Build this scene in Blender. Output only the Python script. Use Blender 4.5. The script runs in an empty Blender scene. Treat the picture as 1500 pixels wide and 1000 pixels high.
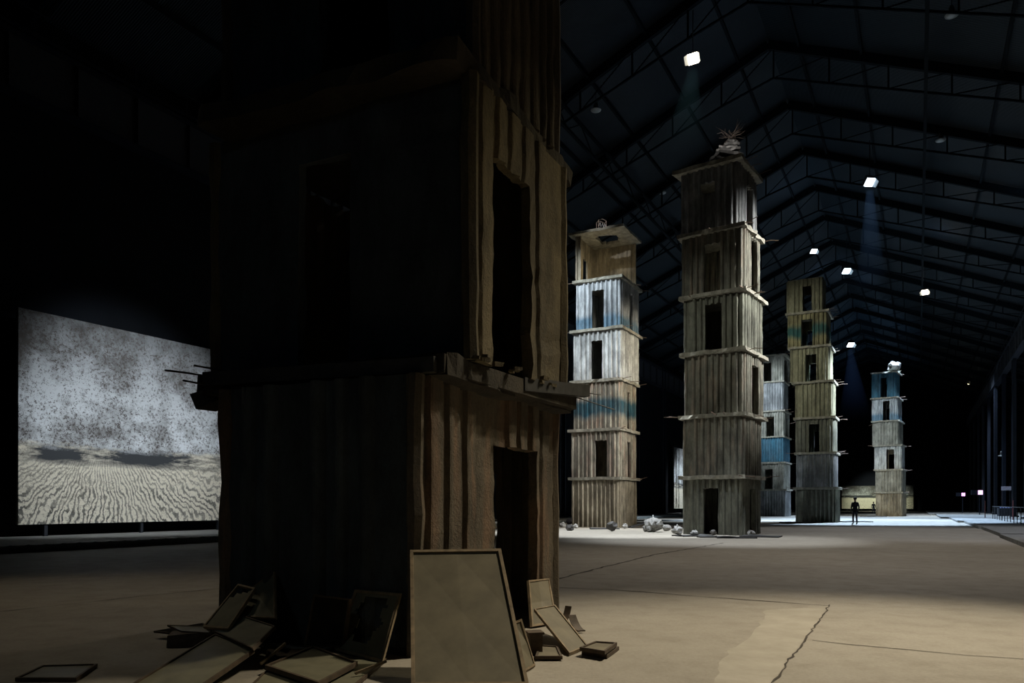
import bpy, math, random
from mathutils import Vector, noise, Matrix
# ------------------------------------------------------------------ basics
C = bpy.context.scene.collection
F = 1104.0; CX = 750.0; HY = 738.0; EYE = 1.4
rnd = random.Random(7)

def fpt(px, py, z=0.0):
    """world point seen at pixel (px,py) lying at height z"""
    d = F*(EYE-z)/(py-HY)
    return Vector(((px-CX)*d/F, d, z))
def dpt(px, py, d):
    return Vector(((px-CX)*d/F, d, EYE+(HY-py)*d/F))
PHI = math.atan(595/1104.0)
def hall(s, L, z=0.0):
    return Vector((math.sin(PHI)*s+math.cos(PHI)*L, math.cos(PHI)*s-math.sin(PHI)*L, z))

class MB:
    def __init__(s): s.v=[]; s.f=[]; s.m=[]
    def add(s, vs, fs, mi=0):
        o=len(s.v); s.v += [tuple(p) for p in vs]
        for f in fs: s.f.append([i+o for i in f]); s.m.append(mi)
    def box(s, c, d, rot=None, mi=0, jit=0, r=None):
        hx,hy,hz=[q/2 for q in d]; vs=[]
        for z in (-hz,hz):
            for x,y in ((-hx,-hy),(hx,-hy),(hx,hy),(-hx,hy)):
                p=Vector((x,y,z))
                if jit: p+=Vector(((r or rnd).uniform(-jit,jit) for _ in range(3)))
                if rot is not None: p=rot@p
                vs.append(p+Vector(c))
        s.add(vs,[(0,3,2,1),(4,5,6,7),(0,1,5,4),(1,2,6,5),(2,3,7,6),(3,0,4,7)],mi)
    def bar(s, a, b, w, h=None, up=(0,0,1), mi=0):
        a=Vector(a); b=Vector(b); h=h or w
        t=(b-a); L=t.length
        if L<1e-6: return
        t/=L; u=Vector(up)
        if abs(t.dot(u))>.98: u=Vector((1,0,0))
        x=t.cross(u).normalized(); z=x.cross(t)
        R=Matrix((x,t,z)).transposed()
        s.box((a+b)/2,(w,L,h),R,mi)
    def tube(s, pts, rad, n=6, mi=0):
        pts=[Vector(p) for p in pts]; rs = rad if isinstance(rad,(list,tuple)) else [rad]*len(pts)
        vs=[]; fs=[]
        for i,p in enumerate(pts):
            t=(pts[min(i+1,len(pts)-1)]-pts[max(i-1,0)]).normalized()
            u=Vector((0,0,1)) if abs(t.z)<.9 else Vector((1,0,0))
            x=t.cross(u).normalized(); y=x.cross(t)
            for k in range(n):
                a=2*math.pi*k/n; vs.append(p+(x*math.cos(a)+y*math.sin(a))*rs[i])
        for i in range(len(pts)-1):
            for k in range(n):
                fs.append((i*n+k,i*n+(k+1)%n,(i+1)*n+(k+1)%n,(i+1)*n+k))
        fs.append(tuple(range(n))[::-1]); fs.append(tuple((len(pts)-1)*n+k for k in range(n)))
        s.add(vs,fs,mi)
    def lathe(s, prof, c=(0,0,0), n=16, rot=None, mi=0):
        vs=[];fs=[]
        for r,z in prof:
            for k in range(n):
                a=2*math.pi*k/n; p=Vector((r*math.cos(a),r*math.sin(a),z))
                if rot is not None: p=rot@p
                vs.append(p+Vector(c))
        for i in range(len(prof)-1):
            for k in range(n): fs.append((i*n+k,i*n+(k+1)%n,(i+1)*n+(k+1)%n,(i+1)*n+k))
        fs.append(tuple(range(n))[::-1]); fs.append(tuple((len(prof)-1)*n+k for k in range(n)))
        s.add(vs,fs,mi)
    def grid(s, us, vs, fn, present=None, mi=0):
        """closed solid: fn(u,v,side) side 0 outer,1 inner"""
        nu,nv=len(us),len(vs); base=len(s.v); idx={}
        pres=lambda i,j: 0<=i<nu-1 and 0<=j<nv-1 and (present is None or present((us[i]+us[i+1])/2,(vs[j]+vs[j+1])/2))
        def vid(i,j,k):
            if (i,j,k) not in idx:
                idx[(i,j,k)]=len(s.v); s.v.append(tuple(fn(us[i],vs[j],k)))
            return idx[(i,j,k)]
        def face(l): s.f.append(l); s.m.append(mi)
        for i in range(nu-1):
            for j in range(nv-1):
                if not pres(i,j): continue
                face([vid(i,j,0),vid(i+1,j,0),vid(i+1,j+1,0),vid(i,j+1,0)])
                face([vid(i,j,1),vid(i,j+1,1),vid(i+1,j+1,1),vid(i+1,j,1)])
                if not pres(i-1,j): face([vid(i,j,0),vid(i,j+1,0),vid(i,j+1,1),vid(i,j,1)])
                if not pres(i+1,j): face([vid(i+1,j,0),vid(i+1,j,1),vid(i+1,j+1,1),vid(i+1,j+1,0)])
                if not pres(i,j-1): face([vid(i,j,0),vid(i,j,1),vid(i+1,j,1),vid(i+1,j,0)])
                if not pres(i,j+1): face([vid(i,j+1,0),vid(i+1,j+1,0),vid(i+1,j+1,1),vid(i,j+1,1)])
    def build(s, name, mats, parent=None, loc=None, rotz=0, smooth=False, fix=True):
        me=bpy.data.meshes.new(name); me.from_pydata(s.v,[],s.f)
        if not isinstance(mats,(list,tuple)): mats=[mats]
        for m in mats: me.materials.append(m)
        me.polygons.foreach_set('material_index', s.m)
        if smooth: me.polygons.foreach_set('use_smooth',[True]*len(s.f))
        me.update()
        if fix:
            import bmesh
            bm=bmesh.new(); bm.from_mesh(me); bmesh.ops.recalc_face_normals(bm,faces=bm.faces); bm.to_mesh(me); bm.free()
        o=bpy.data.objects.new(name,me); C.objects.link(o)
        if parent: o.parent=parent
        if loc is not None: o.location=loc
        o.rotation_euler=(0,0,rotz)
        return o

def tag(o,label=None,cat=None,group=None,kind=None):
    if label: o['label']=label
    if cat: o['category']=cat
    if group: o['group']=group
    if kind: o['kind']=kind
    return o
def empty(name,loc,rotz=0):
    o=bpy.data.objects.new(name,None); C.objects.link(o); o.location=loc; o.rotation_euler=(0,0,rotz); o.empty_display_size=.2
    return o

# ------------------------------------------------------------------ materials
class NT:
    def __init__(s,name):
        s.m=bpy.data.materials.new(name); s.m.use_nodes=True; s.t=s.m.node_tree
        s.b=s.t.nodes['Principled BSDF']; s.co=s.n('ShaderNodeTexCoord')
    def n(s,ty,**k):
        x=s.t.nodes.new(ty)
        for a,v in k.items(): setattr(x,a,v)
        return x
    def l(s,a,b): s.t.links.new(a,b)
    def map(s,scale,loc=(0,0,0),src='Object'):
        m=s.n('ShaderNodeMapping'); m.inputs['Scale'].default_value=scale; m.inputs['Location'].default_value=loc
        s.l(s.co.outputs[src],m.inputs[0]); return m.outputs[0]
    def noise(s,scale=(1,1,1),sc=5,det=5,rough=.6,loc=(0,0,0),dist=0):
        x=s.n('ShaderNodeTexNoise'); x.inputs['Scale'].default_value=sc; x.inputs['Detail'].default_value=det
        x.inputs['Roughness'].default_value=rough; x.inputs['Distortion'].default_value=dist
        s.l(s.map(scale,loc),x.inputs['Vector']); return x.outputs['Fac']
    def ramp(s,fac,stops):
        r=s.n('ShaderNodeValToRGB'); e=r.color_ramp.elements
        while len(e)<len(stops): e.new(.5)
        for q,(p,c) in zip(e,stops):
            q.position=p; q.color=(c,c,c,1) if isinstance(c,(int,float)) else (*c,1)
        s.l(fac,r.inputs[0]); return r.outputs[0]
    def mix(s,fac,a,b,mode='MIX'):
        x=s.n('ShaderNodeMix',data_type='RGBA',blend_type=mode)
        for v,i in ((fac,0),(a,6),(b,7)):
            if isinstance(v,(int,float)): x.inputs[i].default_value=v if i==0 else (v,v,v,1)
            elif isinstance(v,tuple): x.inputs[i].default_value=(*v,1)
            else: s.l(v,x.inputs[i])
        return x.outputs[2]
    def math(s,op,a,b=0.0,clamp=False):
        x=s.n('ShaderNodeMath',operation=op); x.use_clamp=clamp
        for v,i in ((a,0),(b,1)):
            if isinstance(v,(int,float)): x.inputs[i].default_value=v
            else: s.l(v,x.inputs[i])
        return x.outputs[0]
    def sep(s,src='Object'):
        x=s.n('ShaderNodeSeparateXYZ'); s.l(s.co.outputs[src],x.inputs[0]); return x.outputs
    def out(s,col,rough=.85,bump=None,bs=.3,bd=.02,metal=0):
        if isinstance(col,tuple): s.b.inputs['Base Color'].default_value=(*col,1)
        else: s.l(col,s.b.inputs['Base Color'])
        if isinstance(rough,(int,float)): s.b.inputs['Roughness'].default_value=rough
        else: s.l(rough,s.b.inputs['Roughness'])
        s.b.inputs['Metallic'].default_value=metal
        if bump is not None:
            x=s.n('ShaderNodeBump'); x.inputs['Strength'].default_value=bs; x.inputs['Distance'].default_value=bd
            s.l(bump,x.inputs['Height']); s.l(x.outputs[0],s.b.inputs['Normal'])
        return s.m

def plain(name,col,rough=.8,metal=0,var=.3,sc=8):
    t=NT(name); n=t.noise(sc=sc,det=4)
    a=tuple(c*(1-var) for c in col); b=tuple(min(1,c*(1+var)) for c in col)
    m=t.out(t.ramp(n,[(.3,a),(.7,b)]),rough,n,.2,.01,metal)
    if max(col)<.03: t.b.inputs['Specular IOR Level'].default_value=.12
    return m
def emit(name,col,st):
    t=NT(name); t.b.inputs['Base Color'].default_value=(*col,1); t.b.inputs['Emission Color'].default_value=(*col,1)
    t.b.inputs['Emission Strength'].default_value=st; return t.m

def cast(name,base,dark,paint=None,band=None,seed=0,stain=.6,rust=None):
    """board-rough cast concrete with vertical run marks; band=(z0,z1) of a painted area"""
    t=NT(name); o=(seed*3.1,seed*1.7,seed*.9)
    streak=t.noise((1,1,.22),1.8,5,.62,o)
    patch=t.noise((1,1,.6),1.1,4,.6,o)
    fine=t.noise((1,1,1),28,4,.7,o)
    col=t.mix(t.ramp(streak,[(.25,0),(.6,1)]),dark,base)
    col=t.mix(t.math('MULTIPLY',t.ramp(patch,[(.4,0),(.62,1)]),stain),col,tuple(c*.55 for c in dark))
    if rust:
        r=t.noise((1,1,.16),3.3,4,.6,(o[0]+9,o[1],o[2]))
        col=t.mix(t.math('MULTIPLY',t.ramp(r,[(.5,0),(.62,1)]),.75),col,rust)
    if paint:
        z=t.sep()[2]; w=t.noise((1,1,.3),.9,4,.6,(o[0]+4,o[1]+2,o[2]))
        zz=t.math('ADD',z,t.math('MULTIPLY',t.math('SUBTRACT',w,.5),1.0))
        a=t.math('MULTIPLY',t.math('SUBTRACT',zz,band[0]),2.6,True); b=t.math('MULTIPLY',t.math('SUBTRACT',band[1],zz),2.6,True)
        f=t.math('MULTIPLY',t.math('MULTIPLY',a,b),t.ramp(streak,[(.3,.75),(.6,1)]))
        col=t.mix(f,col,paint)
    grime=t.noise((1,1,.4),2.6,6,.75,(o[0]+7,o[1]+1,o[2]+3))
    col=t.mix(.7,col,t.mix(1.0,col,t.ramp(grime,[(.36,.35),(.58,1.0)]),'MULTIPLY'))
    col=t.mix(.35,col,t.mix(1.0,col,t.ramp(fine,[(.3,.25),(.65,1.0)]),'MULTIPLY'))
    h=t.math('ADD',fine,streak)
    return t.out(col,.92,h,.6,.03)

M={}
M['fore_low']=cast('brown_cast_concrete',(.165,.135,.095),(.10,.08,.055),seed=1,stain=.35,rust=(.21,.13,.08))
M['fore_mid']=cast('ochre_cast_concrete',(.20,.16,.088),(.10,.08,.045),seed=2,stain=.5)
M['fore_top']=cast('umber_cast_concrete',(.14,.112,.078),(.08,.064,.045),seed=3,stain=.5)
M['fore_shade']=cast('shaded_face_concrete',(.085,.105,.115),(.045,.055,.06),seed=31,stain=.4)  # shade on the near tower's front faces, put into the colour
M['grey']=cast('grey_cast_concrete',(.46,.45,.38),(.20,.19,.15),seed=4)
M['warm']=cast('sand_cast_concrete',(.52,.46,.34),(.24,.20,.14),seed=5)
M['pale']=cast('pale_cast_concrete',(.66,.68,.66),(.28,.29,.28),seed=6,stain=.4)
M['dusk']=cast('dusky_cast_concrete',(.27,.275,.215),(.12,.118,.088),seed=7)
M['dusk_rust']=cast('dusky_streaked_concrete',(.30,.295,.235),(.12,.112,.085),seed=8,rust=(.27,.22,.165))
M['teal_low']=cast('concrete_with_deep_teal_paint',(.46,.43,.34),(.22,.20,.15),(.02,.085,.115),(.55,1.95),seed=9,rust=(.36,.24,.17))
M['pink']=cast('concrete_with_rosy_runs',(.46,.43,.34),(.2,.175,.13),seed=10,rust=(.37,.27,.21))
M['teal_mid']=cast('olive_concrete_with_teal_paint',(.34,.31,.17),(.15,.13,.075),(.02,.10,.10),(.5,1.7),seed=11)
M['olive']=cast('olive_cast_concrete',(.37,.36,.24),(.17,.16,.105),seed=12)
M['blue']=cast('bright_blue_painted_concrete',(.40,.42,.42),(.2,.21,.21),(.045,.17,.25),(-1,4),seed=13,stain=.3)
M['mist']=cast('cool_grey_concrete',(.42,.43,.43),(.19,.2,.2),seed=14)
M['bluewash']=cast('pale_concrete_with_blue_wash',(.68,.71,.72),(.26,.29,.31),(.12,.22,.30),(-.6,.95),seed=15,stain=.4)
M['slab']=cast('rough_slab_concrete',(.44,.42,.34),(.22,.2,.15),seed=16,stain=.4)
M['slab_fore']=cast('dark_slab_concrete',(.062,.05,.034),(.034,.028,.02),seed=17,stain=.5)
M['bar']=plain('rusty_steel',(.16,.11,.08),.8,.3)
M['lead']=plain('grey_lead_sheet',(.10,.10,.10),.6,.3,.3,5)
M['dlead']=plain('dark_lead_sheet',(.05,.05,.05),.6,.3)
M['rock']=plain('pale_rubble',(.27,.265,.25),.95,0,.45,6)
M['rockd']=plain('dark_rubble',(.09,.085,.08),.95,0,.45,6)
M['card']=plain('white_card',(.7,.7,.68),.9)
M['steel']=plain('black_painted_steel',(.020,.024,.032),.6,.2)
M['steel2']=plain('blue_black_steel',(.014,.018,.027),.5,.3)
M['cloth']=plain('black_fabric',(.012,.013,.015),.95)
M['skin']=plain('skin',(.40,.26,.19),.6)
M['hair']=plain('dark_hair',(.03,.022,.018),.7)
M['house']=plain('lamp_housing',(.10,.10,.11),.4,.6)
M['dome']=plain('grey_lamp_glass',(.30,.34,.36),.35,0,.1)
M['wood']=plain('dark_frame_wood',(.07,.048,.03),.7,0,.4,10)
M['wood2']=plain('weathered_frame_wood',(.22,.165,.10),.75,0,.4,10)
M['glassg']=plain('dusty_lead_pane',(.16,.15,.10),.5,.0,.25,4)
M['glassb']=plain('pale_dusty_pane',(.15,.13,.085),.65,.0,.25,3)
M['hollow']=plain('torn_backing',(.02,.018,.015),.9)

# floor
t=NT('worn_concrete_floor')
a=t.noise((1,1,1),.3,5,.55); b=t.noise((1,1,1),2.2,6,.7,(3,1,0)); c=t.noise((1,1,1),30,3,.6)
col=t.mix(t.ramp(a,[(.35,0),(.65,1)]),(.30,.268,.218),(.37,.335,.278))
col=t.mix(t.math('MULTIPLY',t.ramp(b,[(.46,0),(.68,1)]),.35),col,(.20,.175,.14))
col=t.mix(.3,col,t.mix(1.0,col,t.ramp(c,[(.3,.4),(.7,1.0)]),'MULTIPLY'))
vo=t.n('ShaderNodeTexVoronoi',feature='DISTANCE_TO_EDGE'); vo.inputs['Scale'].default_value=.16
t.l(t.mix(.12,t.map((1,1,1)),t.map((1,1,1),(0,0,0))),vo.inputs['Vector'])
M['floor']=t.out(col,t.ramp(b,[(.3,.6),(.7,.85)]),c,.25,.006)
t=NT('newer_floor_screed'); b=t.noise((1,1,1),2.2,6,.7,(5,1,0)); c=t.noise((1,1,1),30,3,.6)
M['patch']=t.out(t.mix(t.ramp(b,[(.35,0),(.65,1)]),(.31,.28,.225),(.39,.355,.295)),.75,c,.25,.006)
M['joint']=plain('dark_floor_joint',(.055,.045,.035),.95)
M['edge']=plain('grey_kerb_concrete',(.20,.20,.19),.85,0,.25,2)
M['tread']=plain('dark_tread_metal',(.10,.12,.12),.6,.1,.3,3)
M['blackwall']=plain('black_wall_paint',(.005,.0065,.009),.9,0,.3,.4)

t=NT('corrugated_roof_sheet'); w=t.n('ShaderNodeTexWave',wave_type='BANDS',bands_direction='Y'); w.inputs['Scale'].default_value=3.2
t.l(t.map((1,1,1)),w.inputs['Vector'])
n=t.noise((1,1,1),.25,4,.6)
M['roof']=t.out(t.mix(t.ramp(n,[(.3,0),(.7,1)]),(.006,.014,.022),(.014,.027,.040)),.5,w.outputs['Fac'],.8,.08,.0); t.b.inputs['Specular IOR Level'].default_value=.22
M['rafter']=plain('roof_steel',(.0032,.0068,.0105),.9,.0)

def field_art(name,H,seed,horizon=.38,fur=1.0,tint=(1,1,1),dark=(.05,.055,.055)):
    """speckled pale sky over a furrowed grey field; object space: x along width, z up from 0..H"""
    t=NT(name); x,y,z=t.sep()
    o=(seed*5.3,0,seed*2.7)
    n1=t.noise((1,1,1),.35,6,.7,o); n2=t.noise((1,1,1),11,6,.85,o); n3=t.noise((.5,1,2.2),.7,5,.7,o)
    zz=t.math('MULTIPLY',z,1/H)
    sky=t.mix(t.ramp(n1,[(.38,0),(.58,1)]),(.13,.13,.125),(.55,.585,.61))
    glow=t.ramp(zz,[(horizon,1.3),(.6,.95),(.85,.5),(1,.28)])
    sky=t.mix(1.0,sky,glow,'MULTIPLY')
    den=t.math('MULTIPLY',t.math('SUBTRACT',n1,.56),-.25)
    sp=t.ramp(t.math('ADD',n2,den),[(.53,0),(.575,1)])
    sky=t.mix(t.math('MULTIPLY',sp,.95),sky,(.06,.05,.045))
    # furrows radiate from a far point on the horizon
    ang=t.n('ShaderNodeMath',operation='ARCTAN2')
    t.l(t.math('SUBTRACT',x,3.2),ang.inputs[0]); t.l(t.math('SUBTRACT',H*(horizon+.16),z),ang.inputs[1])
    wig=t.math('MULTIPLY',t.math('SUBTRACT',t.noise((1,1,.6),1.1,6,.62,o),.5),.75)
    s=t.math('SINE',t.math('ADD',t.math('MULTIPLY',ang.outputs[0],125),t.math('MULTIPLY',wig,52)))
    fw=t.ramp(t.math('MULTIPLY',t.math('ADD',s,1),.5),[(.12,0),(.5,1)])
    far=t.ramp(zz,[(.0,1),(horizon*.62,.75),(horizon*.85,.3)])
    ground=t.mix(t.math('MULTIPLY',t.math('SUBTRACT',1.0,fw),t.math('MULTIPLY',far,t.math('MULTIPLY',t.ramp(n3,[(.3,.45),(.6,1.0)]),fur))),(.78,.73,.60),dark)
    gd=t.math('MULTIPLY',t.ramp(t.math('ADD',n2,den),[(.54,0),(.60,1)]),.6)
    ground=t.mix(gd,ground,(.14,.12,.09))
    edge=t.math('ADD',zz,t.math('MULTIPLY',t.math('SUBTRACT',n3,.5),.10))
    bandm=t.math('MULTIPLY',t.ramp(edge,[(horizon*.74,0),(horizon*.84,1)]),t.ramp(n3,[(.36,0),(.5,1)]))
    ground=t.mix(bandm,ground,(.04,.045,.05))
    col=t.mix(t.ramp(edge,[(horizon-.02,0),(horizon+.01,1)]),ground,sky)
    col=t.mix(1.0,col,tint,'MULTIPLY')
    return t.out(col,.85,n2,.3,.02)
M['art1']=field_art('misty_field_painting',7.75,1)
M['art2']=field_art('pale_mountain_painting',8.2,2,.42,.5,(1.0,1.02,1.02))
M['art3']=field_art('green_brown_field_painting',4.6,3,.6,.5,(.85,.86,.74))

# ------------------------------------------------------------------ setting
def struct(o): o['kind']='structure'; return o
S0,S1=-14,168
LW,RW,RIDGE=-29.0,14.0,-7.8
ZE,ZR=19.5,28.8
def poly(name,pts,mat,th=None,flip=False):
    mb=MB(); n=len(pts)
    if th is None: mb.add(pts,[tuple(range(n))])
    else:
        off=Vector(th); mb.add(list(pts)+[Vector(p)+off for p in pts],[tuple(range(n))[::-1],tuple(range(n,2*n))]+[(i,(i+1)%n,(i+1)%n+n,i+n) for i in range(n)])
    return mb.build(name,mat)
struct(poly('floor',[hall(S0-1,LW-1),hall(S1+1,LW-1),hall(S1+1,RW+1),hall(S0-1,RW+1)],M['floor'],(0,0,-.2)))
def wallbox(name,p,q,h,mat,nrm):
    n=Vector(nrm)*.3
    return struct(poly(name,[p,q,q+n,p+n],mat,(0,0,h)))
cdir=hall(0,1); adir=hall(1,0)
wallbox('wall_left',hall(S0,LW),hall(S1,LW),ZE+.3,M['blackwall'],-cdir)
wallbox('wall_right',hall(S0,RW),hall(S1,RW),ZE+.3,M['blackwall'],cdir)
for nm,s,sg in (('wall_back',S1,1),('wall_front',S0,-1)):
    pts=[hall(s,LW-.3),hall(s,RW+.3),hall(s,RW+.3,ZE+.3),hall(s,RIDGE,ZR+.4),hall(s,LW-.3,ZE+.3)]
    struct(poly(nm,pts,M['blackwall'],adir*.3*sg))
# ceiling in hall-aligned local space so that the sheet ribs follow it
mb=MB()
for La,Za,Lb,Zb in ((LW-.3,ZE,RIDGE,ZR),(RIDGE,ZR,RW+.3,ZE)):
    vs=[]
    for s,L,z in ((S0-.3,La,Za),(S1+.3,La,Za),(S1+.3,Lb,Zb),(S0-.3,Lb,Zb)): vs.append(Vector((L,s,z)))
    mb.add(vs+[v+Vector((0,0,.25)) for v in vs],[(0,1,2,3),(7,6,5,4),(0,4,5,1),(1,5,6,2),(2,6,7,3),(3,7,4,0)])
ceil=mb.build('ceiling',M['roof'],rotz=-PHI); struct(ceil)
# roof trusses, one thing per bay
def zr(L): return ZR-(ZR-ZE)*abs(L-RIDGE)/((RIDGE-LW) if L<RIDGE else (RW-RIDGE))
def make_truss():
    r=empty('roof_truss',(0,0,0),-PHI)
    mb=MB()
    for a,b in ((LW+.1,RIDGE),(RIDGE,RW-.1)):
        mb.bar((a,0,zr(a)-.3),(b,0,zr(b)-.3),.25,.5)
    mb.build('rafter',M['rafter'],r)
    mb=MB(); N=14; Ls=[LW+.3+(RW-LW-.6)*i/N for i in range(N+1)]
    low=lambda L: zr(L)-2.2+ (1.3*abs(L-RIDGE)/21.5)
    for i in range(N):
        mb.bar((Ls[i],0,low(Ls[i])),(Ls[i+1],0,low(Ls[i+1])),.09,.1)
        mb.bar((Ls[i],0,low(Ls[i])),(Ls[i+1],0,zr(Ls[i+1])-.4),.05)
        mb.bar((Ls[i+1],0,low(Ls[i+1])),(Ls[i+1],0,zr(Ls[i+1])-.4),.09)
    mb.build('lower_web',M['rafter'],r)
    return r
def copy_tree(o,parent=None):
    c=o.copy(); C.objects.link(c)
    if parent: c.parent=parent
    for ch in list(o.children): copy_tree(ch,c)
    return c
tr=make_truss(); k=0
s=16.0
while s<S1:
    o=tr if k==0 else copy_tree(tr)
    o.location=hall(s,0); o.rotation_euler=(0,0,-PHI)
    tag(o,'dark steel roof truss crossing the hall under the corrugated ceiling','truss','roof trusses spanning the hall')
    s+=7.6; k+=1
# purlins: long thin members along the hall
def purlin(L,dz,w,h,label):
    mb=MB(); mb.bar((L,8,zr(L)-dz),(L,S1-.5,zr(L)-dz),w,h)
    o=mb.build('roof_purlin',M['rafter'],rotz=-PHI)
    return tag(o,label,'roof beam','long roof purlins')
for L in (-26,-22.7,-19.4,-16.1,-12.8,-9.5,-6.1,-2.8,3.8,7.1,10.4):
    purlin(L,.12,.14,.2,'slim dark steel purlin running lengthwise under the roof sheets')
for L,lab in ((.35,'deep dark lattice walkway beam hung lengthwise right of the roof ridge'),(-17.2,'deep dark lattice walkway beam hung lengthwise left of the roof ridge')):
    mb=MB(); z=zr(L)-2.4
    for dz in (0,1.1):
        mb.bar((L,8,z+dz),(L,S1-.5,z+dz),.16)
    s=8
    while s<S1-4:
        mb.bar((L,s,z),(L,s+1.9,z+1.1),.06); mb.bar((L,s+1.9,z+1.1),(L,s+3.8,z),.06); s+=3.8
    tag(mb.build('walkway_beam',M['rafter'],rotz=-PHI),lab,'roof beam')
# colonnades and crane girders
def column():
    mb=MB(); r=empty('lattice_column',(0,0,0))
    w=.55
    for x in (-w,w):
        mb.bar((x,0,0),(x,0,17.8),.16,.3,(0,1,0))
    mb.build('chord',M['steel2'],r)
    mb=MB(); z=.3; sd=1
    while z<17:
        mb.bar((-w*sd,0,z),(w*sd,0,z+1.4),.06); z+=1.4; sd=-sd
    mb.build('lacing',M['steel2'],r)
    mb=MB(); mb.box((0,0,.06),(1.5,.7,.12)); mb.build('base_plate',M['steel2'],r)
    return r
col0=column(); first=True
def putcol(s,L,lab,grp,z=0,rot=0):
    global first
    o=col0 if first else copy_tree(col0); first=False
    o.location=hall(s,L,z); o.rotation_euler=(0,0,-PHI+rot); tag(o,lab,'column',grp)
for i in range(14):
    putcol(30+i*9.9,-27.3,'dark riveted lattice column standing along the left wall','lattice columns of the left wall',.2,math.pi/2)
for i in range(11):
    putcol(58+i*9.9,8.2,'dark lattice column of the right-hand colonnade','lattice columns of the right colonnade',.17,math.pi/2)
for L,lab in ((-27.3,'dark riveted crane girder running along the left wall'),(8.2,'dark crane girder running above the right colonnade')):
    r=empty('crane_girder',hall(0,L,0),-PHI)
    mb=MB(); mb.bar((0,12,16.5),(0,S1-1,16.5),.12,1.9)
    s=12
    while s<S1-2:
        for q in (-.13,.13): mb.box((q,s,16.5),(.18,.06,1.8))
        s+=2.4
    mb.build('web_plate',M['steel'],r)
    mb=MB()
    for z in (15.5,17.5): mb.bar((0,12,z),(0,S1-1,z),.6,.08)
    mb.build('flange',M['steel2'],r)
    mb=MB(); mb.bar((0,12,17.85),(0,S1-1,17.85),.10,.14)
    s=12
    while s<S1-3:
        mb.bar((0.0,s,17.6),(0,s,18.7),.04); s+=2.4
    mb.bar((0,12,18.7),(0,S1-3,18.7),.05); mb.build('handrail',M['steel2'],r)
    tag(r,lab,'girder')

# platforms
mb=MB(); LE=-22.6
mb.add([hall(-8,LE,0),hall(S1,LE,0),hall(S1,LW,0),hall(-8,LW,0),hall(-8,LE,.22),hall(S1,LE,.22),hall(S1,LW,.22),hall(-8,LW,.22)],
       [(0,3,2,1),(4,5,6,7),(0,1,5,4),(1,2,6,5),(2,3,7,6),(3,0,4,7)])
pl=struct(mb.build('trim_1',M['edge'])); pl['label']='raised concrete platform along the left wall'
mb=MB(); s=-6.0
while s<90:   # toothed tread strip along the edge
    mb.add([hall(s,LE+.02,.06),hall(s+.5,LE+.02,.06),hall(s+.5,LE+.02,.235),hall(s+.25,LE+.02,.185),hall(s,LE+.02,.235),
            hall(s,LE+.05,.06),hall(s+.5,LE+.05,.06),hall(s+.5,LE+.05,.235),hall(s+.25,LE+.05,.185),hall(s,LE+.05,.235)],
           [(0,1,2,3,4),(9,8,7,6,5),(0,5,6,1),(1,6,7,2),(2,7,8,3),(3,8,9,4),(4,9,5,0)])
    s+=.5
struct(mb.build('trim_2',M['tread']))
mb=MB(); s=17.0; LR=3.0; i=0
steps=[(17,3.0),(29,3.0),(38,3.1),(50,3.0),(66,2.6),(84,1.9),(112,1.2),(S1,1.2)]
for (sa,la),(sb,lb) in zip(steps[:-1],steps[1:]):
    mb.add([hall(sa,la,0),hall(sb-.5,la,0),hall(sb-.5,RW,0),hall(sa,RW,0),hall(sa,la,.15),hall(sb-.5,la,.15),hall(sb-.5,RW,.15),hall(sa,RW,.15)],
       [(0,3,2,1),(4,5,6,7),(0,1,5,4),(1,2,6,5),(2,3,7,6),(3,0,4,7)])
    mb.box(hall(sb-.25,la+5.6,.06),(.2,.5,.1))
struct(mb.build('trim_3',M['edge']))
# floor joints and cracks
def ribbon(name,pts,w,mat,z=.004,jit=.03,step=.35,seed=0):
    r=random.Random(seed); P=[]
    for a,b in zip(pts[:-1],pts[1:]):
        n=max(1,int((b-a).length/step))
        for i in range(n): P.append(a.lerp(b,i/n))
    P.append(pts[-1]); mb=MB(); vs=[]
    for i,p in enumerate(P):
        t=(P[min(i+1,len(P)-1)]-P[max(i-1,0)]).normalized(); n=Vector((-t.y,t.x,0)); o=n*r.uniform(-jit,jit); ww=w*r.uniform(.35,1.1)
        vs+= [p+o+n*ww/2+Vector((0,0,z)),p+o-n*ww/2+Vector((0,0,z))]
    mb.add(vs,[(2*i,2*i+2,2*i+3,2*i+1) for i in range(len(P)-1)])
    return struct(mb.build(name,mat))
ribbon('trim_4',[fpt(790,855),fpt(885,830),fpt(960,812),fpt(1060,795)],.075,M['joint'],seed=1)
ribbon('trim_5',[fpt(700,856),fpt(900,864),fpt(1060,876),fpt(1215,887)],.045,M['joint'],seed=2)
ribbon('trim_6',[fpt(1216,886),fpt(1195,915),fpt(1165,955),fpt(1132,1000),fpt(1100,1050)],.022,M['joint'],z=.006,seed=3,jit=.02,step=.12)
ribbon('trim_7',[fpt(-200,915),fpt(0,896),fpt(200,874),fpt(330,861),fpt(500,848)],.03,M['joint'],seed=4,jit=.01)
ribbon('trim_8',[fpt(1190,938),fpt(1240,944),fpt(1330,952),fpt(1500,966)],.018,M['joint'],seed=5)
mbp=MB(); q=[fpt(1214,888.5),fpt(1194,916),fpt(1163,956),fpt(1131,1001),fpt(1098,1052),fpt(1020,1052),fpt(1046,1000),fpt(1058,965),fpt(1085,940),fpt(1112,915),fpt(1122,893)]
q2=q[:6]
for a,b in zip(q[5:],q[6:]):
    for k in range(1,7): p=a.lerp(b,k/6); q2.append(p+Vector((noise.noise(p*3.1)*.10,noise.noise(p*2.3+Vector((5,5,5)))*.10,0)))
q=q2
mbp.add([p+Vector((0,0,.003)) for p in q],[tuple(range(len(q)))])
struct(mbp.build('trim_9',M['patch']))

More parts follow.
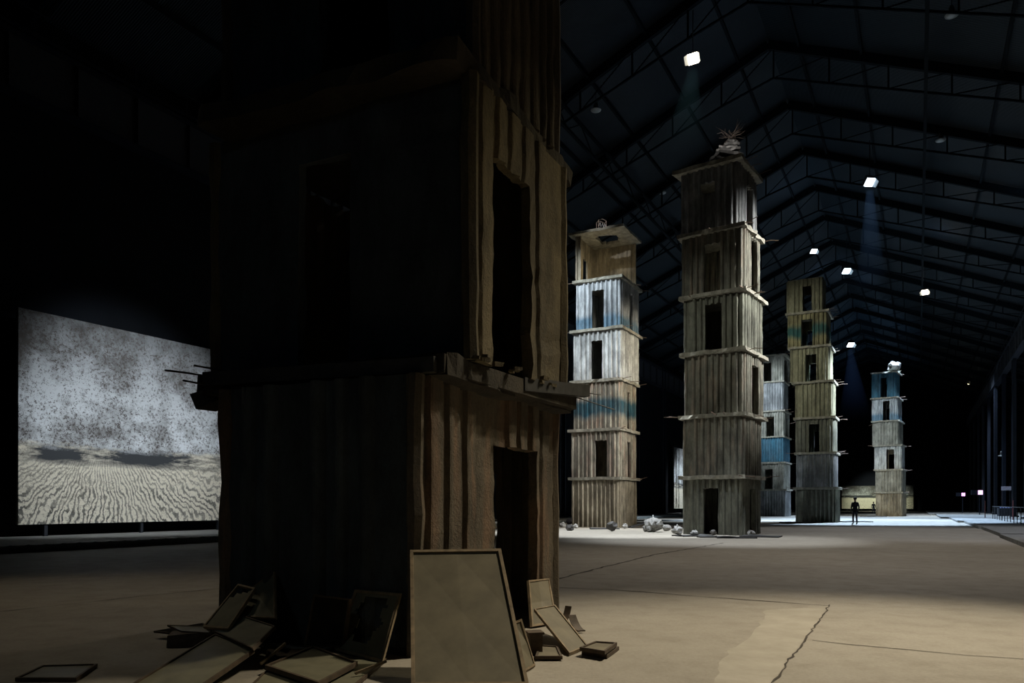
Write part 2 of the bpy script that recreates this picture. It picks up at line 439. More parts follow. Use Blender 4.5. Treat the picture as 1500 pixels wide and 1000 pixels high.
# paintings
def painting(s0,s1,L,z0,z1,mat,lab,name='landscape_painting',rot=0,onback=False):
    W=s1-s0; H=z1-z0
    if onback: r=empty(name,hall(s0,L,z0),-PHI)     # s0 unused as extent
    else: r=empty(name,hall(s0,L,z0),-PHI+math.pi/2)
    mb=MB(); mb.box((W/2,0,H/2),(W,.08,H)); mb.build('canvas',mat,r)
    mb=MB()
    for a,b in (((0,.09,.06),(W,.09,.06)),((0,.09,H-.06),(W,.09,H-.06)),((.06,.09,0),(.06,.09,H)),((W-.06,.09,0),(W-.06,.09,H))): mb.bar(a,b,.1,.1)
    mb.build('stretcher',M['wood'],r)
    x=1.0
    while x<W: mb=MB(); mb.bar((x,.07,-z0+.22),(x,.07,.0),.12); x+=3.9; mb.build('support_post',M['steel'],r)
    tag(r,lab,'painting'); return r
# on the left wall: local x runs away from the camera along the hall
def sfor(px,L):   # hall distance where plane L is seen at pixel px
    r=(px-CX)/F; c_,s_=math.cos(PHI),math.sin(PHI)
    return L*(c_+r*s_)/(r*c_-s_)
LP=-28.3
painting(sfor(26,LP),sfor(520,LP),LP,.66,8.42,M['art1'],'large pale landscape painting with speckled sky over furrowed field on left wall')
painting(sfor(987,LP),sfor(1092,LP),LP,.8,8.9,M['art2'],'whitish landscape painting glimpsed on left wall between the two nearer lit towers')
sb=S1-1.2
def Lfor(px,s):
    r=(px-CX)/F; c_,s_=math.cos(PHI),math.sin(PHI)
    return s*(r*c_-s_)/(c_+r*s_)
La,Lb=Lfor(1233,sb),Lfor(1338,sb)
r=empty('landscape_painting',hall(sb,La,.45),-PHI); W=Lb-La
mb=MB(); mb.box((W/2,0,2.3),(W,.08,4.6)); mb.build('canvas',M['art3'],r)
for x in (1,W/2,W-1): mb=MB(); mb.bar((x,.07,-.45),(x,.07,4.6),.14); mb.build('support_post',M['steel'],r)
tag(r,'wide low green and brown landscape painting at the far end of the hall','painting')

# ------------------------------------------------------------------ towers
class Face: pass
def tower(name,label,base,theta,d,tiers,z_scale=1.0,y0=None):
    """tiers bottom-up: dict xl,xc,xr,yb,yt (pixels at near corner) ..."""
    Ldir=Vector((-math.cos(theta),math.sin(theta),0)); Rdir=Vector((math.sin(theta),math.cos(theta),0))
    root=empty(name,(base[0],base[1],0)); tag(root,label,'tower')
    zprev=0.0
    for ti,T in enumerate(tiers):
        th=theta+T.get('tw',0)
        Ld=Vector((-math.cos(th),math.sin(th),0)); Rd=Vector((math.sin(th),math.cos(th),0))
        cd=T.get('d',d); rc=(T['xc']-CX)/F; P=Vector((rc*cd,cd,0))
        def tF(px):
            r=(px-CX)/F; return (r*P.y-P.x)/(Ld.x-r*Ld.y)
        def tR(px):
            r=(px-CX)/F; return (r*P.y-P.x)/(Rd.x-r*Rd.y)
        wL=T.get('wL') or tF(T['xl']); wR=T.get('wR') or tR(T['xr'])
        zb=zprev
        zt=T['z'] if 'z' in T else EYE+(HY-T['yt'])*cd/F
        st=T.get('slab',.16); h=zt-zb-st
        seed=T.get('seed',ti*13+int(abs(base[0])*7)); rr=random.Random(seed)
        opn={'F':[],'R':[],'L':[],'B':[]}
        for dd in T.get('doors',[]):
            fc,x0,x1,yt_,yb_=dd
            fn=tF if fc=='F' else tR; D_=Ld if fc=='F' else Rd
            u0,u1=sorted((fn(x0),fn(x1))); dm=P.y+D_.y*(u0+u1)/2
            za=max(0,EYE+(HY-yb_)*dm/F-zb) if yb_ else 0; zc=min(h-.1,EYE+(HY-yt_)*dm/F-zb)
            if za<.25: za=0
            opn[fc].append((u0,u1,za,zc))
        for fc,a,b,c_,e in T.get('open',[]): opn[fc].append((a,b,c_,e))
        if not T.get('solid') and not opn['B']:
            opn['B'].append((wL*.35,wL*.62,0 if ti else .0,h*.7))
        skip=T.get('skip',()); dep=T.get('dep',.12)*T.get('dk',1.0); per=T.get('per',.29)
        mb=MB()
        def wall(fc,w,org,U,N,seed2,dep=dep,per=per,flat=T.get('flat',{})):
            r2=random.Random(seed2); br=[0.0]; prof=[(0,0)]
            us=[0.0]; out=[0.0]; u=.12+r2.uniform(0,.05)
            fl=flat.get(fc,[])
            while u<w-.2:
                inflat=any(a<=u<=b for a,b in fl)
                p=per*r2.uniform(.88,1.14)
                if not inflat and u+p<w-.08:
                    d_=dep*r2.uniform(.8,1.15)
                    for q,o in ((0,0),(.1,.5),(.18,.55),(.7,.5),(.8,0)) if (T.get('wide') and fc=='R') else ((0,0),(.09,.62),(.2,.93),(.3,1),(.4,.93),(.51,.62),(.6,0)):
                        us.append(u+q*p); out.append(o*d_)
                u+=p
            us.append(w); out.append(0)
            import bisect
            def pf(x):
                i=bisect.bisect_right(us,x)-1; i=max(0,min(len(us)-2,i)); t=(x-us[i])/max(1e-6,us[i+1]-us[i]); return out[i]*(1-t)+out[i+1]*t
            U_=sorted(set(round(x,4) for x in us+[q for o_ in opn[fc] for q in o_[:2] if 0<q<w]))
            Z_=set([0,h]); nz=max(3,int(h/T.get('cell',.38)))
            for i in range(nz+1): Z_.add(round(h*i/nz,4))
            for o_ in opn[fc]:
                for q in o_[2:4]:
                    if 0<q<h: Z_.add(round(q,4))
            Z_=sorted(Z_)
            rag=T.get('rag',.018)
            def fn(x,z,side):
                n1=noise.noise(Vector((x*1.0+seed2,z*.7,3)))*rag*.8; n2=noise.noise(Vector((x*5+seed2,z*5,7)))*rag
                o_=pf(x)*(1-.25*max(0,noise.noise(Vector((x*.8,z*.6,seed2+5))))) + n1+n2
                if side: o_=pf(x)*.8-.11
                x2=x; z2=z
                for (a,b,c_,e) in opn[fc]:
                    if a-1e-3<=x<=b+1e-3 and c_-1e-3<=z<=e+1e-3:
                        x2+=noise.noise(Vector((z*3,seed2,side*.3)))*rag*2; 
                        if z>.05 and z<h-.05: z2+=noise.noise(Vector((x*6,seed2+2,side*.3)))*rag*2.4
                if z>=h-1e-3 and T.get('ragtop'): z2+=abs(noise.noise(Vector((x*4,seed2,0))))*-.25
                p=org+U*x2+N*o_; return Vector((p.x,p.y,z2))
            def pres(x,z):
                return not any(a<x<b and c_<z<e for a,b,c_,e in opn[fc])
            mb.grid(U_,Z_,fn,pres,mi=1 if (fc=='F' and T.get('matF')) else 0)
        # local axes: x = -Ldir, y = Rdir
        V=Vector
        if 'F' not in skip: wall('F',wL,V((0,0,0)),V((-1,0,0)),V((0,-1,0)),seed+1)
        if 'R' not in skip: wall('R',wR,V((0,0,0)),V((0,1,0)),V((1,0,0)),seed+2,per=T.get('perR',per))
        if 'L' not in skip: wall('L',wR,V((-wL,0,0)),V((0,1,0)),V((-1,0,0)),seed+3)
        if 'B' not in skip: wall('B',wL,V((0,wR,0)),V((-1,0,0)),V((0,1,0)),seed+4)
        pw=.10
        for cx_,cy_,kk in ((-.035,.035,'FR'),(-wL+.035,.035,'FL'),(-.035,wR-.035,'RB'),(-wL+.035,wR-.035,'LB')):
            if all(q in skip for q in kk) : continue
            if kk[0] in skip or kk[1] in skip: continue
            us=[i*h/8 for i in range(9)]
            mb.tube([(cx_+rr.uniform(-.01,.01),cy_+rr.uniform(-.01,.01),z) for z in us],[pw*rr.uniform(.75,1.0) for _ in us],7)
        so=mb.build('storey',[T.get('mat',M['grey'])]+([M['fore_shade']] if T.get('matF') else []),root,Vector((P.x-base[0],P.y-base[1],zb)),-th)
        so.data.name='storey'
        # slab on top
        if st>0:
            ov=T.get('ov',(.22,.22,.22,.22)) # front,right,left,back
            x0,x1,y0_,y1_=-wL-ov[2],ov[1],-ov[0],wR+ov[3]
            if 'slabpoly' in T:
                q=[so.matrix_basis.inverted()@Vector((p[0]-base[0],p[1]-base[1],0)) for p in T['slabpoly']]
            else: q=[V((x1,y0_,0)),V((x0,y0_,0)),V((x0,y1_,0)),V((x1,y1_,0))]
            n=T.get('sn',12); us=[i/n for i in range(n+1)]
            hole=T.get('hole'); ss=seed+50; jr=T.get('jr',.04); sag=T.get('sag',.04)
            def sf(u,v,side):
                p=(q[0]*(1-u)+q[1]*u)*(1-v)+(q[3]*(1-u)+q[2]*u)*v
                e=1 if (u in(0,1.0) or v in(0,1.0)) else 0
                c_=sum(q,V((0,0,0)))/4; dr=(p-c_); dr.normalize()
                p=p+dr*(noise.noise(V((u*9+ss,v*9,side*.7)))*jr*2 if e else 0)
                if hole and not e: p=p+dr*noise.noise(V((u*14,v*14,ss)))*.1
                z=h+(st if side==0 else 0)+noise.noise(V((u*4+ss,v*4,1)))*sag
                if side==0: z+=noise.noise(V((u*11+ss,v*11,3)))*sag*.5
                else: z+= -.03+ (0.02 if e else 0)
                return V((p.x,p.y,z))
            sm=MB(); sm.grid(us,us,sf,(lambda u,v: not hole(u,v)) if hole else None)
            lay=T.get('plank')
            if lay:
                for (a,b,w_,hh,zo) in lay: sm.bar(V(a)+V((0,0,h+zo)),V(b)+V((0,0,h+zo)),w_,hh)
            sm.build('slab',T.get('smat',M['slab']),so)
            for k in range(T.get('bars',3)):
                side=rr.choice('FRLR'); u=rr.random(); L_=rr.uniform(.35,.8)
                if 'barside' in T: side=T['barside'][k%len(T['barside'])]
                if rr.random()<.5: u=rr.choice((.03,.97))
                if side=='F': a=V((x0+(x1-x0)*u,y0_+.1,h+st*.5)); dv=V((rr.uniform(-.3,.3),-1,rr.uniform(-.1,.2)))
                elif side=='R': a=V((x1-.1,y0_+(y1_-y0_)*u,h+st*.5)); dv=V((1,rr.uniform(-.5,.3),rr.uniform(-.05,.2)))
                else: a=V((x0+.1,y0_+(y1_-y0_)*u,h+st*.5)); dv=V((-1,rr.uniform(-.3,.3),rr.uniform(-.1,.15)))
                b_=MB(); m_=a+dv*L_*.5; e_=a+dv*L_+V((0,0,rr.uniform(-.12,.05)))
                b_.tube([a,m_,e_],T.get('br',.018),5); b_.build('rebar',M['bar'],so)
        T['so']=so; T['h']=h; T['wL']=wL; T['wR']=wR; T['P']=P; T['zb']=zb; T['th']=th
        zprev=zt
    return root

# -- foreground tower
TH=math.radians(26)
fore=[
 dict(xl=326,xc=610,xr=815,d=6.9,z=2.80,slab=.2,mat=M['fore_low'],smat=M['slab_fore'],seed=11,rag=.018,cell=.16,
      doors=[('R',724,781,657,None)],wide=1,matF=1,per=.30,perR=.33,dep=.10,flat={'R':[(.95,1.5)],'F':[(.0,.4),(1.2,1.5)]},
      slabpoly=[(-.60,6.95),(-3.42,8.2),(-2.0,11.05),(.80,9.9)],jr=.05,sag=.05,bars=0,sn=20,skip=()),
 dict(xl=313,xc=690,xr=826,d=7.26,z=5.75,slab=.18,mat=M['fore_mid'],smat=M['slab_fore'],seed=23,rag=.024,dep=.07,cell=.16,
      doors=[('F',437,512,232,None),('R',722,774,252,None)],wide=1,matF=1,per=.42,perR=.33,flat={'F':[(0,3.4)],'R':[(1.75,2.0)]},
      slabpoly=[(-.5,7.0),(-3.45,8.3),(-2.1,11.1),(.80,9.9)],jr=.06,sag=.06,bars=0,sn=20),
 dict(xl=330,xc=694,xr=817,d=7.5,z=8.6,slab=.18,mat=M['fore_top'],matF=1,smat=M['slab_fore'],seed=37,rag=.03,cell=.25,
      doors=[],open=[('F',1.0,1.9,0,2.1)],per=.42,perR=.24,dep=.06,bars=3,sn=16),
]
fore_root=tower('concrete_tower','huge dark brown corrugated concrete tower nearest the camera with framed panels at its foot',(-.875,6.9),TH,6.9,fore)
# loose pieces belonging to the foreground slabs
so=fore[0]['so']; inv=so.matrix_basis.inverted(); B=Vector((-.875,6.9,0))
def lp(v): return inv@(Vector(v)-B)
def piece(name,mat,a,b,w,h_,up=(0,0,1),par=None):
    m=MB(); m.bar(lp(a),lp(b),w,h_,up)
    # roughen
    return m.build(name,mat,par or so)
# plank ledge standing proud on right-hand face, with splintered end
def rough_beam(name,a,b,w,h_,n=14,seed=0,mat=None):
    a=lp(a); b=lp(b); m=MB(); t=(b-a).normalized(); x=t.cross(Vector((0,0,1))).normalized(); vs=[];fs=[]
    for i in range(n+1):
        p=a.lerp(b,i/n)
        for k,(cx_,cz_) in enumerate(((-1,-1),(0,-1.1),(1,-1),(1,1),(0,1.08),(-1,1))):
            j=noise.noise(Vector((i*.7+seed,k*1.9,seed)))*.10
            vs.append(p+x*(cx_*w/2*(1+j))+Vector((0,0,cz_*h_/2*(1+j*1.2))))
    for i in range(n):
        for k in range(6): fs.append((i*6+k,i*6+(k+1)%6,(i+1)*6+(k+1)%6,(i+1)*6+k))
    fs.append((0,1,2,3,4,5)); fs.append(tuple(n*6+k for k in range(6)))
    m.add(vs,fs); return m.build(name,mat or M['slab_fore'],so)
rough_beam('ledge_beam',dpt(640,532,6.95),dpt(836,590,9.75),.16,.17,18,1)
rough_beam('splintered_plank',dpt(760,563,8.4),dpt(856,573,9.9),.16,.15,14,4,M['dlead'])
rough_beam('ledge_beam',dpt(303,556,8.15),dpt(640,534,6.95),.12,.14,18,2,M['dlead'])
m=MB(); a,b,c_,e=[lp(dpt(x,y,d_)) for x,y,d_ in ((278,577,8.1),(287,599,8.1),(345,575,8.3),(345,556,8.3))]
o_=Vector((.02,.25,.0)); m.add([a,b,c_,e,a+o_,b+o_,c_+o_,e+o_],[(0,1,2,3),(7,6,5,4),(0,4,5,1),(1,5,6,2),(2,6,7,3),(3,7,4,0)])
m.build('broken_plate',M['dlead'],so)
for a,b in (((241,542),(305,552)),((268,557),(306,566)),((284,535),(330,545)),((232,160),(330,150))):
    if a[1]<300: continue
    m=MB(); m.tube([lp(dpt(a[0],a[1],8.0)),lp(dpt((a[0]+b[0])/2,(a[1]+b[1])/2-1,8.1)),lp(dpt(b[0]+25,b[1]+3,8.3))],.011,6); m.build('rebar',M['dlead'],so)
for a,b in (((848,583),(900,600)),((850,574),(880,578))):
    m=MB(); m.tube([lp(dpt(a[0]-30,a[1]-3,9.8)),lp(dpt(*a,9.9)),lp(dpt(*b,10.0))],.008,5); m.build('rebar',M['dlead'],so)
# rubble lying on the slab lip in front of the second storey
so2=fore[1]['so']; B2=so2.matrix_basis.inverted()
m=MB(); r3=random.Random(5)
for i in range(14):
    u=r3.uniform(-.05,2.3); p=Vector((r3.uniform(.02,.2),u,.0)); sz=r3.uniform(.015,.045)
    m.box(p+Vector((0,0,sz*.3)),(sz*1.4,sz*2.4,sz),Matrix.Rotation(r3.uniform(0,3),3,'Z'),0,sz*.2,r3)
m.build('rubble_on_ledge',M['fore_mid'],so2)['kind']='stuff'

# -- tower 2 (tallest)
d2=33.6
t2=[
 dict(xl=1002,xc=1086,xr=1113,yt=695,mat=M['dusk'],doors=[('F',1031,1053,715,None),('R',1095,1103,716,None)]),
 dict(xl=1002,xc=1085,xr=1114,yt=603,mat=M['dusk_rust'],solid=1,jr=.1,bars=7,barside='LLFRRFL',ov=(.15,.25,.25,.2)),
 dict(xl=1004,xc=1087,xr=1117,yt=508,mat=M['dusk_rust'],doors=[('R',1099,1107,536,None)],jr=.08),
 dict(xl=1003,xc=1088,xr=1116,yt=421,mat=M['dusk'],doors=[('F',1033,1057,445,None)],bars=5),
 dict(xl=1000,xc=1086,xr=1112,yt=327,mat=M['dusk_rust'],doors=[('F',1032,1056,357,None),('R',1099,1106,352,None)],bars=5,jr=.07),
 dict(xl=999,xc=1079,xr=1107,yt=230,mat=M['mist'],doors=[('F',1026,1047,268,None),('R',1092,1100,275,None)],slab=.17,ov=(.3,.3,.35,.2),bars=6,barside='RRLRLF'),
]
tw2=tower('concrete_tower','tallest lit tower, six dark corrugated storeys with a stack of lead plates on its roof',((1086-CX)*d2/F,d2),math.radians(35),d2,t2)
# -- tower 3
d3=45.0
t3=[
 dict(xl=838.5,xc=905,xr=932,yt=698,mat=M['warm'],solid=1,bars=4,barside='LRLR'),
 dict(xl=838,xc=906,xr=931,yt=626,mat=M['pink'],doors=[('F',872,889,645,None),('R',917,922,647,None)],bars=4,barside='LRLR'),
 dict(xl=841,xc=907,xr=931,yt=553,mat=M['teal_low'],doors=[('R',917,922,575,None)],bars=6,barside='RRLFRL',jr=.08),
 dict(xl=841,xc=909,xr=935,yt=477,mat=M['pale'],doors=[('F',866,883,499,None)],bars=3,barside='RLR'),
 dict(xl=845,xc=908,xr=935,yt=403,mat=M['bluewash'],doors=[('F',868,884.5,425,None),('R',921,927,431,None)],bars=3,barside='RLR'),
 dict(xl=844,xc=909,xr=932,yt=331,mat=M['warm'],skip=('R',),open=[('F',-1,2.55,-1,9),('L',.9,1.6,0,1.7)],solid=1,slab=.14,dep=.06,ov=(.35,.3,.35,.15),
      hole=lambda u,v: ((u-.44)/.2)**2+((v-.5)/.25)**2<1,bars=2,barside='L',cell=.3,sn=16),
]
tw3=tower('concrete_tower','pale lit tower with open-fronted roof storey, its fifth storey washed blue-white',((905-CX)*d3/F,d3),math.radians(28),d3,t3)
# -- tower 4
d4=57.0
t4=[
 dict(xl=1166.5,xc=1224,xr=1229,yt=713,mat=M['dusk'],solid=1),
 dict(xl=1168,xc=1221,xr=1226,yt=661,mat=M['mist'],solid=1,bars=6,barside='RRRLR'),
 dict(xl=1167,xc=1220,xr=1225,yt=609,mat=M['dusk'],doors=[('F',1185,1200,621,None)],bars=4,barside='RRL'),
 dict(xl=1166,xc=1218,xr=1223,yt=556,mat=M['olive'],solid=1,bars=4,barside='RRL'),
 dict(xl=1159,xc=1213,xr=1219,yt=504,mat=M['olive'],doors=[('F',1180,1196,519,None)],bars=3,barside='R'),
 dict(xl=1155,xc=1210,xr=1216,yt=453,mat=M['teal_mid'],doors=[('F',1174,1190,468,None)],bars=5,barside='RR'),
 dict(xl=1154,xc=1204,xr=1208.5,yt=405,mat=M['olive'],doors=[('F',1176,1189,419,None)],slab=.04,ov=(.02,.02,.02,.02),bars=0),
]
tw4=tower('concrete_tower','olive seven-storey tower without a roof ledge, teal paint on its sixth storey',((1224-CX)*d4/F,d4),math.radians(29),d4,t4)
# -- tower 5
d5=84.0
t5=[
 dict(xl=1112,xc=1150,xr=1158,yt=716,mat=M['mist'],solid=1),
 dict(xl=1112,xc=1148,xr=1157,yt=676,mat=M['grey'],doors=[('F',1120.5,1132,687,None)],bars=3),
 dict(xl=1111,xc=1147,xr=1156.5,yt=638,mat=M['blue'],solid=1),
 dict(xl=1110,xc=1147,xr=1156,yt=600,mat=M['grey'],doors=[('F',1122.5,1134,610,None),('R',1150.5,1153,612,None)]),
 dict(xl=1109,xc=1146,xr=1154,yt=557,mat=M['mist'],solid=1),
 dict(xl=1108,xc=1146,xr=1156,yt=518,mat=M['grey'],doors=[('F',1119,1130,531,None),('R',1147.5,1154,527,None)],bars=5,barside='RRR',ov=(.25,.4,.2,.2)),
]
tw5=tower('concrete_tower','grey tower with one bright blue storey half hidden behind the tallest lit tower',((1150-CX)*d5/F,d5),math.radians(30),d5,t5)
d6=85.0
t6=[
 dict(xl=1283.6,xc=1320,xr=1326.5,yt=720,mat=M['warm'],solid=1),
 dict(xl=1283,xc=1319.6,xr=1326,yt=686.5,mat=M['grey'],solid=1,bars=3,barside='RRL'),
 dict(xl=1282,xc=1319,xr=1324.5,yt=650.5,mat=M['pale'],doors=[('F',1298.6,1310,658,None)]),
 dict(xl=1279,xc=1314.5,xr=1322,yt=614.5,mat=M['grey'],solid=1),
 dict(xl=1278,xc=1313,xr=1320,yt=580.5,mat=M['bluewash'],doors=[('F',1293,1303,587,None)]),
 dict(xl=1277.6,xc=1311,xr=1317,yt=543,mat=M['blue'],doors=[('F',1290,1299.4,553,None)],bars=3,barside='RRL',ov=(.15,.3,.15,.2)),
]
tw6=tower('concrete_tower','farthest tower, blue top storey carrying a single pale boulder on its roof',((1320-CX)*d6/F,d6),math.radians(35),d6,t6)

# ------------------------------------------------------------------ things on and round the towers
def rock_mesh(sx,sy,sz,seed,sub=2):
    import bmesh
    bm=bmesh.new(); bmesh.ops.create_icosphere(bm,subdivisions=sub,radius=1)
    for v in bm.verts:
        n=noise.noise(v.co*1.6+Vector((seed*3.3,seed,0)))*.45+noise.noise(v.co*4+Vector((seed,0,seed)))*.15
        v.co=Vector((v.co.x*sx,v.co.y*sy,v.co.z*sz))*(1+n)
    mz=min(v.co.z for v in bm.verts)
    for v in bm.verts: v.co.z-=mz; v.co.z=max(v.co.z,.0)
    me=bpy.data.meshes.new('rock'); bm.to_mesh(me); bm.free(); return me
rocks=[(824,772.5,.2,'r','small pale rock left of the open-roofed tower, nearest the big dark tower',1),
 (834,768.5,.26,'d','dark rock behind two others left of the open-roofed tower',0),
 (834.5,777,.24,'d','dark round rock closest to camera left of the open-roofed tower',0),
 (843.5,773.5,.16,'r','small grey rock with an upright splinter against the open-roofed tower left corner',1),
 (896,778,.30,'d','dark rock with pale card on the floor in front of the open-roofed tower',1),
 (915.5,774,.18,'r','small rock with a card by the right foot of the open-roofed tower',1),
 (957,779,.50,'r','biggest craggy rock, white card on top, on floor between the two lit towers',2),
 (976,777.5,.24,'r','small dull rock just right of the biggest craggy rock',0),
 (993,783,.28,'r','pale rock leaning at the left foot of the tallest lit tower',1),
 (1014,784.5,.17,'r','small rock on the scrap plates left of the doorway of the tallest lit tower',1),
 (1041,783,.15,'d','brownish rock on the doorstep of the tallest lit tower',0),
 (1096,784,.18,'r','little rock at the right-hand corner of the tallest lit tower',0)]
for i,(x,y,r_,k,lab,card) in enumerate(rocks):
    p=fpt(x,y,0); root=empty('rock',p,i*1.3)
    if x>=1000: p.y-=.45; root.location=p
    o=bpy.data.objects.new('boulder',rock_mesh(r_,r_*.85,r_*.75,i+1)); C.objects.link(o); o.parent=root
    o.data.materials.append(M['rock'] if k=='r' else M['rockd'])
    if card:
        m=MB(); m.box((r_*.1,0,r_*1.35),(r_*.75,.02,r_*.42),Matrix.Rotation(-.6,3,'Y'))
        m.bar((0,0,r_*.9),(r_*.08,0,r_*1.3),.02); c2=m.build('card',M['card'],root); c2['label']='small white card'
    if r_>.4:
        for q in range(5):
            a=q*1.25; o2=bpy.data.objects.new('chunk',rock_mesh(.17,.15,.16,i+20+q)); C.objects.link(o2); o2.parent=root
            o2.location=(math.cos(a)*.42,math.sin(a)*.38,0 if q<3 else .22); o2.data.materials.append(M['rock'])
    tag(root,lab,'rock')
# scrap plates under the feet of the towers
def scrap(px,py,sx,sy,rz,lab,h=.05,tilt=0,mat=None,name='lead_plate'):
    p=fpt(px,py+.6,0); p.y-=sy*.42; m=MB(); n=6; us=[i/n-.5 for i in range(n+1)]
    m.grid(us,us,lambda u,v,s_: Vector((u*sx*(1+.1*noise.noise(Vector((v*5,px,0)))),v*sy,(h if s_==0 else 0)+max(0,noise.noise(Vector((u*2,v*2,px))))*.08*min(1,sx)+ (u+.5)*tilt)))
    o=m.build(name,mat or M['dlead'],None,p,rz); return tag(o,lab,'plate')
scrap(1012,784,1.5,.9,.3,'bent dark plate flat on the floor at left foot of tallest lit tower')
scrap(1040,786,1.1,.5,.1,'narrow dark plate on the floor before the doorway of tallest lit tower')
scrap(1075,787,1.5,.6,-.1,'dark plate on the floor under the near corner of tallest lit tower')
scrap(1110,785,1.6,1.0,-.5,'dark plate reaching out right of the foot of tallest lit tower')
scrap(936,772,1.3,.7,.2,'dark wedge-shaped plate by the right foot of the open-roofed tower',.06,.35)
scrap(885,774,1.6,.5,.1,'thin dark plate along the foot of the open-roofed tower')
scrap(1246,763.5,2.4,1.2,.1,'long dark scrap sheet on floor right of the olive tower behind the person',.06)
scrap(1170,764.8,3.0,.8,.1,'thin dark plate at the left foot of the olive tower')
scrap(1276,755.9,2.2,1.4,.1,'dark plate on the floor at the left foot of the farthest tower')

# lead-plate stack on tower 2
T=t2[-1]; zt=T['zb']+T['h']+.17; root=empty('stack_of_lead_plates',dpt(1062,236,35.3)); root.location.z=zt+.04
specs=[(1064,244,46,9,.5),(1066,236,40,8,-.3),(1062,229,32,7,.6),(1066,222,38,8,-.2),(1067,215,34,6,.4),(1068,208,26,6,-.5),(1072,201,22,7,.5),(1074,195,14,6,-.3)]
px0=1064; scl=35.3/F; z=0
for i,(x,y,w,h_,tl) in enumerate(specs):
    m=MB(); rr=random.Random(i+3); n=5; us=[k/n-.5 for k in range(n+1)]; W=w*scl; D_=W*.8; hh=h_*scl*.55
    m.grid(us,us,lambda u,v,s_: Vector((u*W+noise.noise(Vector((v*4,i,0)))*.08,v*D_+noise.noise(Vector((u*4,i,5)))*.06,(hh if s_==0 else 0)+noise.noise(Vector((u*3,v*3,i)))*.05+u*.12*tl)))
    o=m.build('lead_plate',M['lead'],root,Vector(((x-px0)*scl,0,z+.03)),rr.uniform(-.4,.4)); z+=h_*scl*.82
m=MB(); rr=random.Random(9); b0=Vector(((1074-px0)*scl,0,z+.1))
for k in range(40):
    a=rr.uniform(0,6.28); p=b0.copy(); pts=[p.copy()]; dv=Vector((math.cos(a)*.5,math.sin(a)*.5,rr.uniform(.3,1.3)))
    for j in range(5):
        p=p+dv*.075; dv+=Vector((rr.uniform(-1.3,1.3),rr.uniform(-1.3,1.3),rr.uniform(-.9,.9))); pts.append(p.copy())
    m.tube(pts,.009,4)
m.build('wire_tangle',plain('dark_rusty_wire',(.09,.07,.06),.8),root)
tag(root,'leaning stack of curled lead plates topped by tangled wire on the tallest lit tower','plates')
# wire crate on tower 3
T=t3[-1]; zt=T['zb']+T['h']+.14
root=empty('wire_crate',Vector(((881-CX)*46.6/F,46.6,zt+.36)),.2); m=MB()
W=.50;H=.52
for y in (-.2,.2):
    m.tube([(-W/2,y,0),(-W/2,y,H),(0,y,H+.07),(W/2,y,H-.03),(W/2,y,0)],.022,5)
for x in (-W/2,W/2): m.tube([(x,-.2,H*.9),(x,.2,H*.9)],.02,5); 
for z_ in (.03,): m.tube([(-W/2,-.2,z_),(W/2,-.2,z_),(W/2,.2,z_),(-W/2,.2,z_),(-W/2,-.2,z_)],.02,5)
m.build('frame',plain('pale_rusty_wire',(.36,.27,.22),.8),root); m=MB()
m.tube([(-W/2,-.2,.1),(-.15,-.2,.36),(-.1,-.2,.12),(0,-.2,.33),(.07,-.2,.08),(.16,-.2,.3),(.24,-.2,.05)],.02,5); m.build('bent_wire',M['card'],root)
tag(root,'small bent wire frame standing on the roof of the open-fronted tower','wire frame')
o=bpy.data.objects.new('rubble_heap',rock_mesh(.75,.5,.16,77)); C.objects.link(o); o.data.materials.append(M['rock']); o.location=((883-CX)*46.6/F,46.6,zt+.03)
tag(o,'low heap of pale rubble under the wire frame on the open tower roof','rubble')
# boulder on tower 6 and scrap on tower 5
T=t6[-1]; zt=T['zb']+T['h']+.16; p=Vector(((1310-CX)*86.2/F,86.2,zt-.03)); root=empty('roof_boulder',p)
o=bpy.data.objects.new('boulder',rock_mesh(.72,.65,.62,41,2)); C.objects.link(o); o.parent=root; o.data.materials.append(M['rockd']); o.location.z=.12
m=MB(); m.box((-.2,0,.08),(1.3,.9,.14)); m.build('plinth',M['slab'],root); tag(root,'single pale angular boulder perched on the farthest tower roof','rock')
T=t5[-1]; zt=T['zb']+T['h']+.16; root=empty('bent_lead_scrap',Vector(((1146-CX)*85.2/F,85.2,zt+.05)))
for i in range(4):
    m=MB(); n=8; us=[k/n-.5 for k in range(n+1)]
    m.grid(us,us,lambda u,v,s_: Vector((u*1.7,v*.8,(.04 if s_==0 else 0)+math.sin(u*4+i)*.22+v*.1)))
    m.build('curled_sheet',M['lead'],root,Vector((-.25+.25*i,.1*i,.22+.22*i)),.5*i)
tag(root,'heap of curled lead sheets on the roof of the half-hidden grey tower','scrap')

